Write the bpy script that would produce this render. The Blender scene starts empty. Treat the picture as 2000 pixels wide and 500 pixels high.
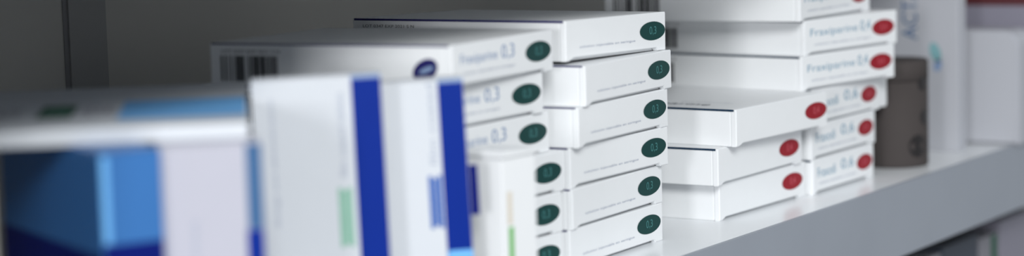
import bpy, bmesh, math, random
from mathutils import Vector, Matrix

S = bpy.context.scene
C = S.collection

# ---------------------------------------------------------------- camera
F = Vector((0.8359, 0.5374, -0.1117)).normalized()
R = Vector((0.5379, -0.8426, -0.0281))
R = (R - F * R.dot(F)).normalized()
U = R.cross(F)
cd = bpy.data.cameras.new('camera')
cd.sensor_fit = 'HORIZONTAL'; cd.sensor_width = 36.0; cd.lens = 4250.26 / 2000 * 36
cd.clip_start = 0.01; cd.clip_end = 50
cd.dof.use_dof = True; cd.dof.focus_distance = 1.035; cd.dof.aperture_fstop = 76.5 / 17.0
cam = bpy.data.objects.new('camera', cd); C.objects.link(cam)
cam.matrix_world = Matrix(((R.x, U.x, -F.x, 0.0), (R.y, U.y, -F.y, -0.46165), (R.z, U.z, -F.z, 0.17002), (0, 0, 0, 1)))
S.camera = cam

# ---------------------------------------------------------------- light
def lin(c):
    return tuple((v / 12.92 if v <= 0.04045 else ((v + 0.055) / 1.055) ** 2.4) for v in [x / 255 for x in c])
w = bpy.data.worlds.new('room_light'); S.world = w; w.use_nodes = True
wb = w.node_tree.nodes['Background']; wb.inputs[0].default_value = (0.90, 0.95, 1.0, 1); wb.inputs[1].default_value = 0.52
def area(name, loc, to, sx, sy, power, col):
    l = bpy.data.lights.new(name, 'AREA'); l.shape = 'RECTANGLE'; l.size = sx; l.size_y = sy; l.energy = power; l.color = col
    o = bpy.data.objects.new(name, l); C.objects.link(o); o.location = loc
    o.rotation_euler = (Vector(to) - Vector(loc)).to_track_quat('-Z', 'Y').to_euler()
area('window_light', (-1.3, -0.55, 0.24), (0.9, 0.04, 0.07), 0.2, 0.3, 12.0, (0.98, 0.985, 1.0))
area('ceiling_lamp', (-0.60, -1.26, 1.09), (0.9, 0.03, 0.05), 0.8, 0.6, 39.0, (0.985, 1.0, 0.995))
S.view_settings.view_transform = 'Standard'; S.view_settings.look = 'None'
S.view_settings.gamma = 1; S.view_settings.use_curve_mapping = False
S.view_settings.exposure = 0.0

# ---------------------------------------------------------------- materials
def mat(name, col, rough=0.45, noise=0.0, scale=200, spec=None, bump=0.0, col2=None, metal=0.0):
    if spec is None: spec = 0.15 if 'ink' in name else 0.5
    m = bpy.data.materials.new(name); m.use_nodes = True
    nt = m.node_tree; b = nt.nodes['Principled BSDF']; c = lin(col)
    b.inputs['Base Color'].default_value = (*c, 1); b.inputs['Roughness'].default_value = rough
    b.inputs['Specular IOR Level'].default_value = spec; b.inputs['Metallic'].default_value = metal
    tc = nt.nodes.new('ShaderNodeTexCoord'); n = nt.nodes.new('ShaderNodeTexNoise')
    n.inputs['Scale'].default_value = scale; n.inputs['Detail'].default_value = 4
    nt.links.new(tc.outputs['Object'], n.inputs['Vector'])
    if noise or col2:
        r = nt.nodes.new('ShaderNodeMix'); r.data_type = 'RGBA'
        c2 = lin(col2) if col2 else tuple(v * (1 - noise) for v in c)
        r.inputs[6].default_value = (*c, 1); r.inputs[7].default_value = (*c2, 1)
        nt.links.new(n.outputs['Fac'], r.inputs[0]); nt.links.new(r.outputs[2], b.inputs['Base Color'])
    if bump:
        bp = nt.nodes.new('ShaderNodeBump'); bp.inputs['Strength'].default_value = bump; bp.inputs['Distance'].default_value = 0.0003
        nt.links.new(n.outputs['Fac'], bp.inputs['Height']); nt.links.new(bp.outputs[0], b.inputs['Normal'])
    return m
M = {
 'card': mat('white_card', (236, 238, 240), 0.38, 0.03, 120, 0.5, 0.05),
 'card2': mat('off_white_card', (202, 206, 212), 0.45, 0.04, 90, 0.4, 0.05),
 'lavender': mat('pale_lavender_card', (178, 178, 190), 0.5, 0.04, 90, 0.4, 0.05),
 'green': mat('green_ink', (5, 60, 58), 0.4, 0.1, 300),
 'green2': mat('light_teal_ink', (70, 128, 128), 0.4, 0.1, 300),
 'red': mat('red_ink', (150, 20, 36), 0.4, 0.1, 300),
 'red2': mat('pink_ink', (205, 92, 104), 0.4, 0.1, 300),
 'navy': mat('navy_ink', (38, 36, 96), 0.4, 0.1, 300),
 'slate': mat('dark_slate_ink', (24, 50, 74), 0.4, 0.1, 300),
 'word': mat('pale_blue_ink', (134, 156, 190), 0.45, 0.1, 300),
 'wordred': mat('pale_teal_ink', (130, 166, 188), 0.45, 0.1, 300),
 'fine': mat('grey_ink', (160, 168, 186), 0.45, 0.1, 300),
 'black': mat('black_ink', (30, 30, 34), 0.45, 0.1, 300),
 'royal': mat('royal_blue_ink', (3, 40, 134), 0.4, 0.08, 60),
 'blockblue': mat('cobalt_ink', (70, 104, 172), 0.4, 0.08, 60),
 'sky': mat('sky_blue_ink', (112, 176, 232), 0.45, 0.08, 60),
 'blue': mat('medium_blue_card', (50, 108, 172), 0.4, 0.08, 40),
 'deep': mat('deep_navy_ink', (6, 22, 104), 0.4, 0.08, 40),
 'mint': mat('soft_green_ink', (138, 184, 164), 0.45, 0.1, 90),
 'leaf': mat('leaf_green_ink', (120, 190, 110), 0.45, 0.1, 90),
 'bottle': mat('bottle_green_ink', (12, 84, 60), 0.45, 0.1, 90),
 'beige': mat('beige_ink', (222, 214, 200), 0.45, 0.05, 90),
 'steel': mat('grey_painted_steel', (192, 190, 184), 0.5, 0.06, 25, 0.4, 0.1),
 'steeldark': mat('dark_grey_painted_steel', (158, 158, 157), 0.5, 0.06, 25, 0.4, 0.1),
 'groove': mat('dark_groove_paint', (132, 132, 134), 0.7, 0.05, 25),
 'shelf': mat('white_shelf_laminate', (232, 235, 238), 0.22, 0.03, 30, 0.5, 0.03),
 'lip': mat('blue_grey_shelf_edge', (152, 158, 168), 0.42, 0.08, 18, 0.4, 0.05, col2=(142, 148, 158)),
 'brown': mat('dark_brown_plastic', (72, 67, 66), 0.75, 0.12, 60, 0.15),
 'spot': mat('dark_spot_print', (26, 22, 23), 0.45, 0.1, 60),
 'farwhite': mat('cool_white_card', (178, 180, 187), 0.5, 0.03, 60),
 'farlav': mat('grey_lavender_card', (134, 132, 146), 0.5, 0.05, 60),
 'maroon': mat('maroon_card', (84, 34, 40), 0.5, 0.1, 60),
 'logo_a': mat('steel_blue_ink', (64, 100, 142), 0.5, 0.1, 60),
 'logo_b': mat('teal_ink', (124, 168, 174), 0.5, 0.1, 60),
 'slatebox': mat('dark_blue_grey_card', (56, 64, 78), 0.55, 0.2, 400),
 'greybox': mat('mid_grey_card', (128, 128, 136), 0.55, 0.1, 60),
 'floor': mat('grey_floor_vinyl', (150, 150, 150), 0.4, 0.15, 6),
}

# ---------------------------------------------------------------- helpers
def link(name, verts, faces, m, parent=None, smooth=False):
    me = bpy.data.meshes.new(name); me.from_pydata([tuple(v) for v in verts], [], faces); me.update()
    me.materials.append(M[m])
    if smooth: me.shade_smooth()
    o = bpy.data.objects.new(name, me); C.objects.link(o)
    if parent: o.parent = parent
    return o
def bmobj(name, bm, m, parent=None, smooth=False):
    me = bpy.data.meshes.new(name); bm.to_mesh(me); bm.free(); me.materials.append(M[m])
    if smooth: me.shade_smooth()
    o = bpy.data.objects.new(name, me); C.objects.link(o)
    if parent: o.parent = parent
    return o
def boxbm(lo, hi, bev=0.0, seg=2):
    bm = bmesh.new(); bmesh.ops.create_cube(bm, size=1)
    for v in bm.verts:
        v.co = Vector([lo[i] + (v.co[i] + 0.5) * (hi[i] - lo[i]) for i in range(3)])
    if bev: bmesh.ops.bevel(bm, geom=bm.edges[:], offset=bev, segments=seg, affect='EDGES', profile=0.6)
    return bm
def box(name, lo, hi, m, parent=None, bev=0.0, seg=2):
    return bmobj(name, boxbm(lo, hi, bev, seg), m, parent)
def prism(name, pts, f, d0, d1, m, parent=None, bev=0.0):
    """2-D outline pts extruded from depth d0 to d1; f(a, b, d) gives the 3-D point."""
    n = len(pts); bm = bmesh.new()
    A = [bm.verts.new(f(a, b, d0)) for a, b in pts]; B = [bm.verts.new(f(a, b, d1)) for a, b in pts]
    fs = [bm.faces.new(A), bm.faces.new(B[::-1])]
    for i in range(n): bm.faces.new((A[i], B[i], B[(i + 1) % n], A[(i + 1) % n]))
    bmesh.ops.recalc_face_normals(bm, faces=bm.faces[:])
    if bev:
        es = [e for e in bm.edges if not (e.verts[0] in A) ^ (e.verts[1] in A)]
        bmesh.ops.bevel(bm, geom=es, offset=bev, segments=2, affect='EDGES')
    return bmobj(name, bm, m, parent)
EPS = 0.00009
# planes of a carton: a runs rightwards, b upwards as one looks at the face
def on_front(y0=0.0): return lambda a, b: (a, y0 - EPS, b)
def on_left(L): return lambda a, b: (-EPS, L - a, b)
def on_top(h): return lambda a, b: (a, b, h + EPS)
def quads(name, rects, f, m, parent):
    v = []; q = []
    for a0, b0, a1, b1 in rects:
        k = len(v); v += [f(a0, b0), f(a1, b0), f(a1, b1), f(a0, b1)]; q.append((k, k + 1, k + 2, k + 3))
    return link(name, v, q, m, parent)
def ellipse(name, ca, cb, ra, rb, f, m, parent, tilt=0.0, n=40):
    c, s = math.cos(tilt), math.sin(tilt); v = []
    for i in range(n):
        t = 2 * math.pi * i / n; x, y = ra * math.cos(t), rb * math.sin(t)
        v.append(f(ca + x * c - y * s, cb + x * s + y * c))
    return link(name, v, [tuple(range(n))], m, parent)
_tc = {}
def text2d(s):
    if s not in _tc:
        cu = bpy.data.curves.new('lettering', 'FONT'); cu.body = s; cu.size = 1.0; cu.resolution_u = 3
        o = bpy.data.objects.new('lettering', cu); C.objects.link(o)
        dg = bpy.context.evaluated_depsgraph_get(); dg.update()
        me = o.evaluated_get(dg).to_mesh()
        v = [(p.co.x, p.co.y) for p in me.vertices]; fs = [tuple(p.vertices) for p in me.polygons]
        o.evaluated_get(dg).to_mesh_clear(); bpy.data.objects.remove(o); bpy.data.curves.remove(cu)
        x0 = min(p[0] for p in v); x1 = max(p[0] for p in v); y0 = min(p[1] for p in v); y1 = max(p[1] for p in v)
        _tc[s] = ([((p[0] - x0) / (x1 - x0), (p[1] - y0) / (y1 - y0)) for p in v], fs)
    return _tc[s]
def text(name, s, a0, b0, a1, b1, f, m, parent, lift=0.0):
    v, fs = text2d(s)
    return link(name, [f(a0 + p[0] * (a1 - a0), b0 + p[1] * (b1 - b0)) for p in v], fs, m, parent)
def text_up(name, s, a0, b0, a1, b1, f, m, parent):
    """lettering that reads upwards inside the rectangle"""
    v, fs = text2d(s)
    return link(name, [f(a1 - p[1] * (a1 - a0), b0 + p[0] * (b1 - b0)) for p in v], fs, m, parent)
def thing(name, label, cat, loc, rz=0.0, group=None, tilt=0.0):
    o = bpy.data.objects.new(name, None); C.objects.link(o); o.empty_display_size = 0.02
    o.location = loc; o.rotation_euler = (0, tilt, rz); o['label'] = label; o['category'] = cat
    if group: o['group'] = group
    return o
def struct(o): o['kind'] = 'structure'; return o

# ---------------------------------------------------------------- setting
XL, XR, YB = 0.440, 2.3, 0.25
struct(box('wall_back', (XL - 0.4, YB, -1.0), (XR + 0.4, YB + 0.01, 0.75), 'steel'))
wb_ = bpy.data.objects['wall_back']
struct(box('shade_wall_left', (XL - 0.006, 0.0, -1.0), (XL, YB - 0.0005, 0.75), 'steel'))  # unseen side panel, moved in close to block light from the left
struct(box('wall_right', (XR, 0.0, -1.0), (XR + 0.006, YB - 0.0005, 0.75), 'steel'))
box('upright_strip', (0.7315, YB - 0.0012, 0.0005), (0.756, YB - 0.0001, 0.2995), 'steeldark', wb_)
box('groove', (0.7285, YB - 0.0005, 0.0005), (0.7312, YB - 0.0001, 0.2995), 'groove', wb_)
struct(box('floor', (-3, -3.5, -1.02), (4, 0.6, -1.0), 'floor'))

def shelf(z, label):
    t = thing('metal_shelf', label, 'shelf', (XL + 0.0005, 0, z))
    W = XR - XL - 0.001
    box('shelf_board', (0, 0.0022, -0.012), (W, YB - 0.0015, 0), 'shelf', t)
    pts = [(0, 0), (0.0022, 0), (0.0022, -0.0385), (0.016, -0.0385), (0.016, -0.0406), (0, -0.0406)]
    prism('front_lip', pts, lambda a, b, d: (d, a, b), 0, W, 'lip', t, 0.0007)
    return t
shelf(0.0, 'white shelf with blue-grey front edge carrying all the stacked cartons')
shelf(0.1880, 'unseen upper white shelf, set low to shade the carton stacks')  # out of view; lowered so its lip keeps the carton tops dark
shelf(-0.21, 'lower shelf under the grey front edge, carrying dark cartons at lower right')

# ---------------------------------------------------------------- lying medicine cartons
PITCH_G, PITCH_G1, PITCH_R, L = 0.018, 0.0178, 0.01867, 0.1172
BARS = []
random.seed(5)
a = 0.0
while a < 1:
    wbar = random.choice((0.012, 0.02, 0.035, 0.06)); BARS.append((a, min(1, a + wbar))); a += wbar + random.choice((0.012, 0.018, 0.035))
def carton(kind, x, y, z, yaw, W, h, label, group, style):
    """style: set of words saying which prints this carton shows"""
    t = thing('medicine_carton', label, 'carton', (x, y, z), math.radians(yaw), group, style.get('tilt', 0.0))
    hh = h - 0.00006
    D = 0.0032
    box('carton_body', (0, D, 0), (W, L, hh), 'card', t, 0.00045)
    c = 0.0014
    pts = [(0, 0), (0.0030, 0), (0.0068, c), (W - 0.0085, c), (W - 0.0070, 0), (W, 0), (W, hh), (0, hh)]
    prism('end_flap', pts, lambda a, b, d: (a, d, b), 0.0, D - 0.00012, 'card', t, 0.00035)
    f = on_front(); green = kind == 'green'
    ua = style.get('oval', 0.845) * W; ub = 0.53 * h
    ra, rb = style.get('size', (0.0118, 0.0044))
    ellipse('oval_mark', ua, ub, ra, rb, f, 'green' if green else 'red', t)
    f2 = lambda a, b: (a, -2 * EPS, b)
    text('oval_number', style.get('num', '0,3'), ua - 0.0030, ub - 0.0021, ua + 0.0034, ub + 0.0021, f2, 'green2' if green else 'red2', t)
    if 'fine' in style:
        a0, a1, zb = style['fine']
        text('fine_print', 'solution injectable en seringue', a0 * W, zb * h, a1 * W, zb * h + 0.0014, f, 'fine', t)
    if 'word' in style:
        s, a0, a1 = style['word']
        text('wordmark', s, a0 * W, 0.46 * h, a1 * W, 0.46 * h + 0.0052, f, 'word' if green else 'wordred', t)
    if 'dose' in style:
        s, a0, a1 = style['dose']
        text('dose_number', s, a0 * W, 0.46 * h, a1 * W, 0.46 * h + 0.0066, f, 'word' if green else 'wordred', t)
    fl = on_left(L)
    quads('edge_stripe', [(0.0008, hh - style.get('stripe', 0.0007 if green else 0.0011), L - 0.0012, hh - 0.00002)], fl, 'navy' if green else 'slate', t)
    # code bars near the far end of the long side
    b0, b1 = (0.045 * L, 0.29 * L)
    quads('barcode', [(b0 + p * (b1 - b0), 0.10 * h, b0 + q * (b1 - b0), 0.70 * h) for p, q in BARS], fl, 'black', t)
    text('barcode_text', 'LOT 0347 EXP 2021 S N', 0.05 * L, 0.765 * h, 0.30 * L, 0.84 * h, fl, 'black', t)
    if 'logo' in style:
        ellipse('side_logo', L * 0.895, 0.43 * h, 0.0062, 0.0042, fl, 'navy', t, 0.5)
        ellipse('side_logo_pale_mark', L * 0.90, 0.44 * h, 0.0035, 0.0010, lambda a, b: (-2 * EPS, L - a, b), 'word', t, 0.35)  # narrow pale blue ellipse inside the navy logo
    if 'topword' in style:
        ft = lambda a, b: (0.004 + b, L - a, hh + EPS)
        text('top_wordmark', 'Fraxiparine', 0.35 * L, 0.0050, 0.80 * L, 0.0150, ft, 'slate', t)
        text('top_fine_print', 'solution injectable en seringue', 0.6 * L, 0.019, 0.86 * L, 0.022, ft, 'fine', t)
    if 'tab' in style:
        prism('side_tab', [(W + 0.0002, 0.001), (W + 0.010, 0.0005), (W + 0.0115, 0.002), (W + 0.0112, hh - 0.002), (W + 0.010, hh - 0.0006), (W + 0.0002, hh - 0.0004)],
              lambda a, b, d: (a, d, b), 0.0006, 0.0012, 'card', t)
    return t

ORD = ['lowest', 'second from the bottom', 'third from the bottom', 'third from the top', 'second from the top', 'topmost']
G2 = [(.8067,.0285,1.37),(.8079,.0273,2.38),(.8094,.0289,-.36),(.8101,.0247,2.34),(.8140,.0230,3.33),(.8128,.0318,-.97)]
G1 = [(.7145,.0300,.1),(.7156,.0302,.16),(.7185,.0305,.25),(.7123,.0325,.98),(.7056,.0314,.63),(.7122,.0238,4.53)]
for i, (x, y, r) in enumerate(G2):
    st = {'fine': (0.13, 0.68, 0.28)}
    z = i * PITCH_G
    if i == 5: st['tilt'] = 0.018; st['oval'] = 0.86; st['stripe'] = 0.0010; z += 0.0016
    carton('green', x, y, z, r, .0884, PITCH_G, 'white carton with green oval, no wordmark, %s of the middle stack' % ORD[i],
           'green-oval cartons in the middle stack', st)
for i, (x, y, r) in enumerate(G1):
    st = {'fine': (0.10, 0.60, 0.27), 'word': ('Fraxiparine', 0.08, 0.43), 'dose': ('0,3', 0.47, 0.60)}
    if i == 5: st['logo'] = 1
    carton('green', x, y, i * PITCH_G1, r, .0884, PITCH_G1, 'white carton with green oval, %s of the left stack behind striped cartons' % ORD[i],
           'green-oval cartons in the left stack', st)
R1 = [(.9561,.0316,-1.63,'lowest of three'),(.9486,.0282,-.59,'middle of three'),(.9576,.0224,-3.59,'top of three, top face visible')]
for i, (x, y, r, s) in enumerate(R1):
    st = {'num': '0,4', 'oval': 0.84 if i < 2 else 0.87}
    if i == 2: st['topword'] = 1
    carton('red', x, y, i * PITCH_R, r, .0945, PITCH_R, 'white red-oval carton, short stack beside green ones, ' + s,
           'red-oval cartons in the short stack', st)
R2 = [(1.0545,.0262,-.5,.0790),(1.0545,.0270,-.03,.0850),(1.0560,.0262,-.43,.0870),(1.0468,.0285,-7.89,.095),(1.0527,.0293,-7.84,.095),(1.0435,.0273,1.04,.095)]
for i, (x, y, r, W) in enumerate(R2):
    st = {'num': '0,4', 'fine': (0.10, 0.70, 0.24)}
    if i < 3: st.update(word=('Fraxodi', 0.07, 0.36), dose=('0,6', 0.45, 0.66), size=(0.0105, 0.0044))
    else: st.update(word=('Fraxiparine', 0.06, 0.56), dose=('0,4', 0.59, 0.70))
    if i == 2: st['tab'] = 1; st['oval'] = 0.83
    carton('red', x, y, i * PITCH_R, r, W, PITCH_R, 'white red-oval carton, %s of the tall stack by brown tub' % ORD[i],
           'red-oval cartons in the tall rear stack', st)

# ---------------------------------------------------------------- upright cartons in the foreground
def upright(name, label, loc, yaw, w_, d_, h_, m, tilt=0.0, group=None, cat='carton', lid=True):
    t = thing(name, label, cat, loc, math.radians(yaw), group, tilt)
    box('carton_body', (0, 0, 0), (w_, d_, h_ - (0.0008 if lid else 0)), m, t, 0.0005)
    if lid: box('top_flap', (0.0003, 0.0002, h_ - 0.0007), (w_ - 0.0003, d_ - 0.0006, h_), m, t, 0.0003)
    return t
# far left: blue carton
t = upright('blue_carton', 'medium blue upright carton with navy foot, at the far left under the flat carton', (.5134, .0270, 0), -25, .0215, .095, .0873, 'blue')
quads('navy_band', [(0.0004, 0.0005, 0.0211, 0.0570)], on_front(), 'deep', t)
quads('side_navy_band', [(0.0004, 0.0005, 0.0946, 0.0535)], on_left(.095), 'deep', t)
quads('sky_band', [(0.0004, 0.0575, 0.0030, 0.086)], on_front(), 'sky', t)
# white carton with blue edge
t = upright('white_carton', 'pale lavender-white upright carton with narrow blue right edge, beside the blue carton', (.5350, .0215, 0), -45, .0345, .014, .0873, 'lavender')
quads('sky_stripe', [(0.0290, 0.058, 0.0342, 0.0865)], on_front(), 'logo_a', t)
quads('navy_stripe', [(0.0285, 0.0005, 0.0342, 0.0578)], on_front(), 'royal', t)
text_up('lettering', 'comprimes', 0.010, 0.030, 0.013, 0.062, on_front(), 'fine', t)
# flat carton across them
t = thing('flat_carton', 'flat white carton with green word and light blue band, lying across the two left uprights', 'carton', (.4920, .0885, .0874), math.radians(-50))
box('carton_body', (0, 0, 0), (.1095, .155, .0056), 'card2', t, 0.0008)
ft = on_top(.0056)
quads('sky_band', [(0.0645, 0.024, 0.1088, 0.092)], ft, 'sky', t)
quads('green_panel', [(0.0355, 0.038, 0.0480, 0.084)], ft, 'bottle', t)
text('green_word', 'GEN', 0.0375, 0.050, 0.0460, 0.072, lambda a, b: (a, b, .0056 + 2 * EPS), 'mint', t)
text('dark_lettering', 'ACE', 0.020, 0.045, 0.029, 0.075, ft, 'greybox', t)
text('grey_lettering', 'HEXAL', 0.0505, 0.042, 0.0630, 0.080, ft, 'farlav', t)
# two tall cartons with royal blue stripes
def striped(loc, yaw, tilt, HT, label, ink, a0, s0, s1, b0, b1, word):
    t = upright('striped_carton', label, loc, yaw, .0482, .0115, HT, 'card2', tilt, 'tall white cartons with royal blue stripes')
    quads('royal_stripe', [(s0, 0.0004, s1, HT - 0.0017)], on_front(), 'royal', t)
    quads('pale_cap', [(s0, HT - 0.0017, s1, HT - 0.0002)], on_front(), 'word', t)
    quads('ink_block', [(a0, b0, a0 + 0.0016, b1), (a0 + 0.0018, b0 + 0.001, a0 + 0.0034, b1 - 0.001), (a0 + 0.0036, b0, a0 + 0.0052, b1)], on_front(), ink, t)
    text_up('lettering', word, a0 + 0.0012, b1 + 0.004, a0 + 0.0038, 0.094, on_front(), 'fine', t)
    text_up('small_lettering', 'dosage and administration', 0.006, 0.045, 0.0085, 0.093, on_front(), 'fine', t)
    return t
striped((.6215, .0495, 0), -50, -0.022, .1005, 'tall white carton with royal blue stripe and green lettering, nearer of the two', 'mint', 0.0300, 0.0370, 0.0480, 0.036, 0.0585, 'film coated tablets')
t = striped((.6580, .0365, 0), -50, -0.030, .0955, 'tall white carton with royal blue stripe and blue lettering, behind the nearer striped one', 'blockblue', 0.0325, 0.0382, 0.0480, 0.038, 0.0585, 'film coated')
box('side_flap', (0.0484, 0.001, 0.042), (0.0518, 0.0016, 0.0615), 'deep', t)
quads('sky_corner', [(0.0385, 0.0004, 0.0480, 0.029)], lambda a, b: (a, -2 * EPS, b), 'sky', t)
# small white carton
t = upright('small_carton', 'small white upright carton with beige and green stripe, before the left green stack', (.7050, -.0030, 0), -6, .0215, .0225, .064, 'card', lid=False)
prism('lid', [(-0.001, 0.0640), (0.0222, 0.0640), (0.0222, 0.0655), (-0.001, 0.0665)], lambda a, b, d: (a, d, b), -0.0012, 0.0220, 'card', t)
quads('beige_stripe', [(0.0030, 0.037, 0.0060, 0.050)], on_front(), 'beige', t)
quads('green_stripe', [(0.0035, 0.002, 0.0066, 0.036)], on_front(), 'leaf', t)

# ---------------------------------------------------------------- right side
def cyl_f(R_, n=64):
    return [(R_ * math.cos(2 * math.pi * i / n), R_ * math.sin(2 * math.pi * i / n)) for i in range(n)]
def lathe(name, prof, m, parent, n=64):
    v = []; fs = []
    for r, z in prof:
        for i in range(n):
            a_ = 2 * math.pi * i / n; v.append((r * math.cos(a_), r * math.sin(a_), z))
    for k in range(len(prof) - 1):
        for i in range(n):
            j = (i + 1) % n; fs.append((k * n + i, k * n + j, (k + 1) * n + j, (k + 1) * n + i))
    fs.append(tuple(range(n))[::-1]); fs.append(tuple((len(prof) - 1) * n + i for i in range(n)))
    o = link(name, v, fs, m, parent)
    for p in o.data.polygons: p.use_smooth = len(p.vertices) == 4
    return o
CR = 0.0198
t = thing('brown_tub', 'dark brown cylindrical tub with darker round spots, right of the tall red stack', 'tub', (1.1850, .0345, 0))
lathe('tub_body', [(CR - 0.0012, 0.0), (CR - 0.0003, 0.0004), (CR, 0.0014), (CR, 0.0500)], 'brown', t)
lathe('tub_lid', [(CR - 0.0006, 0.0502), (CR + 0.0001, 0.0506), (CR + 0.0001, 0.0612), (CR - 0.0006, 0.0620)], 'brown', t)
def spot(az, z, r):
    n = 24; v = []
    for i in range(n):
        a_ = 2 * math.pi * i / n; th = az + r * math.cos(a_) / CR; v.append(((CR + .00012) * math.cos(th), (CR + .00012) * math.sin(th), z + r * math.sin(a_)))
    v.append(((CR + .0003) * math.cos(az), (CR + .0003) * math.sin(az), z))
    link('round_spot', v, [(i, (i + 1) % n, n) for i in range(n)], 'spot', t)
az0 = math.atan2(-.46165 - .0345, 0 - 1.185)
for a_ in (0.98, 2.2, 3.3, 4.4):
    spot(az0 + a_, 0.0485, 0.0042); spot(az0 + a_ + 0.10, 0.0290, 0.0046); spot(az0 + a_ - 0.22, 0.0125, 0.0066)

# tall white carton with vertical blue writing
t = thing('tall_carton', 'tall white carton with vertical blue writing, standing behind the brown tub', 'carton', (1.2527, .0210, 0), 0)
box('carton_body', (0, 0, 0), (.0130, .105, .128), 'farwhite', t, 0.0006)
fl = on_left(.105)
text_up('vertical_wordmark', 'ACTAVIS', 0.0690, 0.068, 0.0790, 0.116, fl, 'logo_a', t)
ellipse('leaf_logo', 0.0905, 0.0605, 0.0034, 0.0062, fl, 'logo_b', t, 0.35)
ellipse('leaf_logo_tip', 0.0920, 0.0525, 0.0026, 0.0038, fl, 'word', t, -0.3)
text_up('small_lettering', 'tablets', 0.036, 0.088, 0.040, 0.112, fl, 'farlav', t)

# rounded white container
t = thing('white_container', 'white container with rounded shoulders at the right edge, beside the tall carton', 'container', (1.2920, -.0030, 0), 0)
pts = []
W_, H_, r_ = .052, .0710, .0100
for cx, cy, a0 in ((W_ - .001, .001, -90), (W_ - .002, H_ - .002, 0), (r_, H_ - r_, 90), (.001, .001, 180)):
    rr = {-90: .001, 0: .002, 90: r_, 180: .001}[a0]
    for i in range(9):
        a_ = math.radians(a0 + i * 90 / 8); pts.append((cx + rr * math.cos(a_), cy + rr * math.sin(a_)))
prism('container_body', pts, lambda a, b, d: (d, a, b), 0, .030, 'farwhite', t, 0.0015)
prism('container_seam', [(a_ * 0.96 + .001, b_ * 0.98 + .0008) for a_, b_ in pts], lambda a, b, d: (d, a, b), .0305, .0320, 'farwhite', t)
# grey and maroon carton behind
t = thing('grey_carton', 'grey-lavender carton with maroon top band, behind the rounded white container', 'carton', (1.3350, .0000, 0), 0)
box('carton_body', (0, 0, 0), (.035, .120, .118), 'farlav', t, 0.0006)
quads('maroon_band', [(0.0006, 0.0838, 0.1194, 0.1176)], on_left(.120), 'maroon', t)
quads('front_maroon_band', [(0.0006, 0.0838, 0.0344, 0.1176)], on_front(), 'maroon', t)

# ---------------------------------------------------------------- lower shelf
lower = [
 (1.150, .045, .150, 'slatebox', None, 'dark blue-grey carton on the lower shelf, leftmost of that row'),
 (1.197, .030, .152, 'greybox', None, 'narrow grey carton on the lower shelf between two dark ones'),
 (1.229, .060, .154, 'slatebox', None, 'wide dark blue-grey carton on the lower shelf, left of the green stripe'),
 (1.291, .035, .150, 'greybox', 'bottle', 'grey carton with dark green stripe on the lower shelf'),
 (1.328, .060, .156, 'farlav', None, 'grey-pink carton on the lower shelf at the lower right corner'),
]
for x, w_, h_, m, strp, lab in lower:
    t = upright('standing_carton', lab, (x, .022, -.21), 0, w_ - .0015, .11, h_, m, group='cartons on the lower shelf', lid=False)
    quads('label_line', [(0.004, 0.05, w_ - 0.007, 0.053), (0.004, 0.06, w_ - 0.010, 0.062)], on_front(), 'fine', t)
    if strp: quads('green_stripe', [(0.0200, 0.0008, 0.0300, h_ - 0.0008)], on_front(), strp, t)
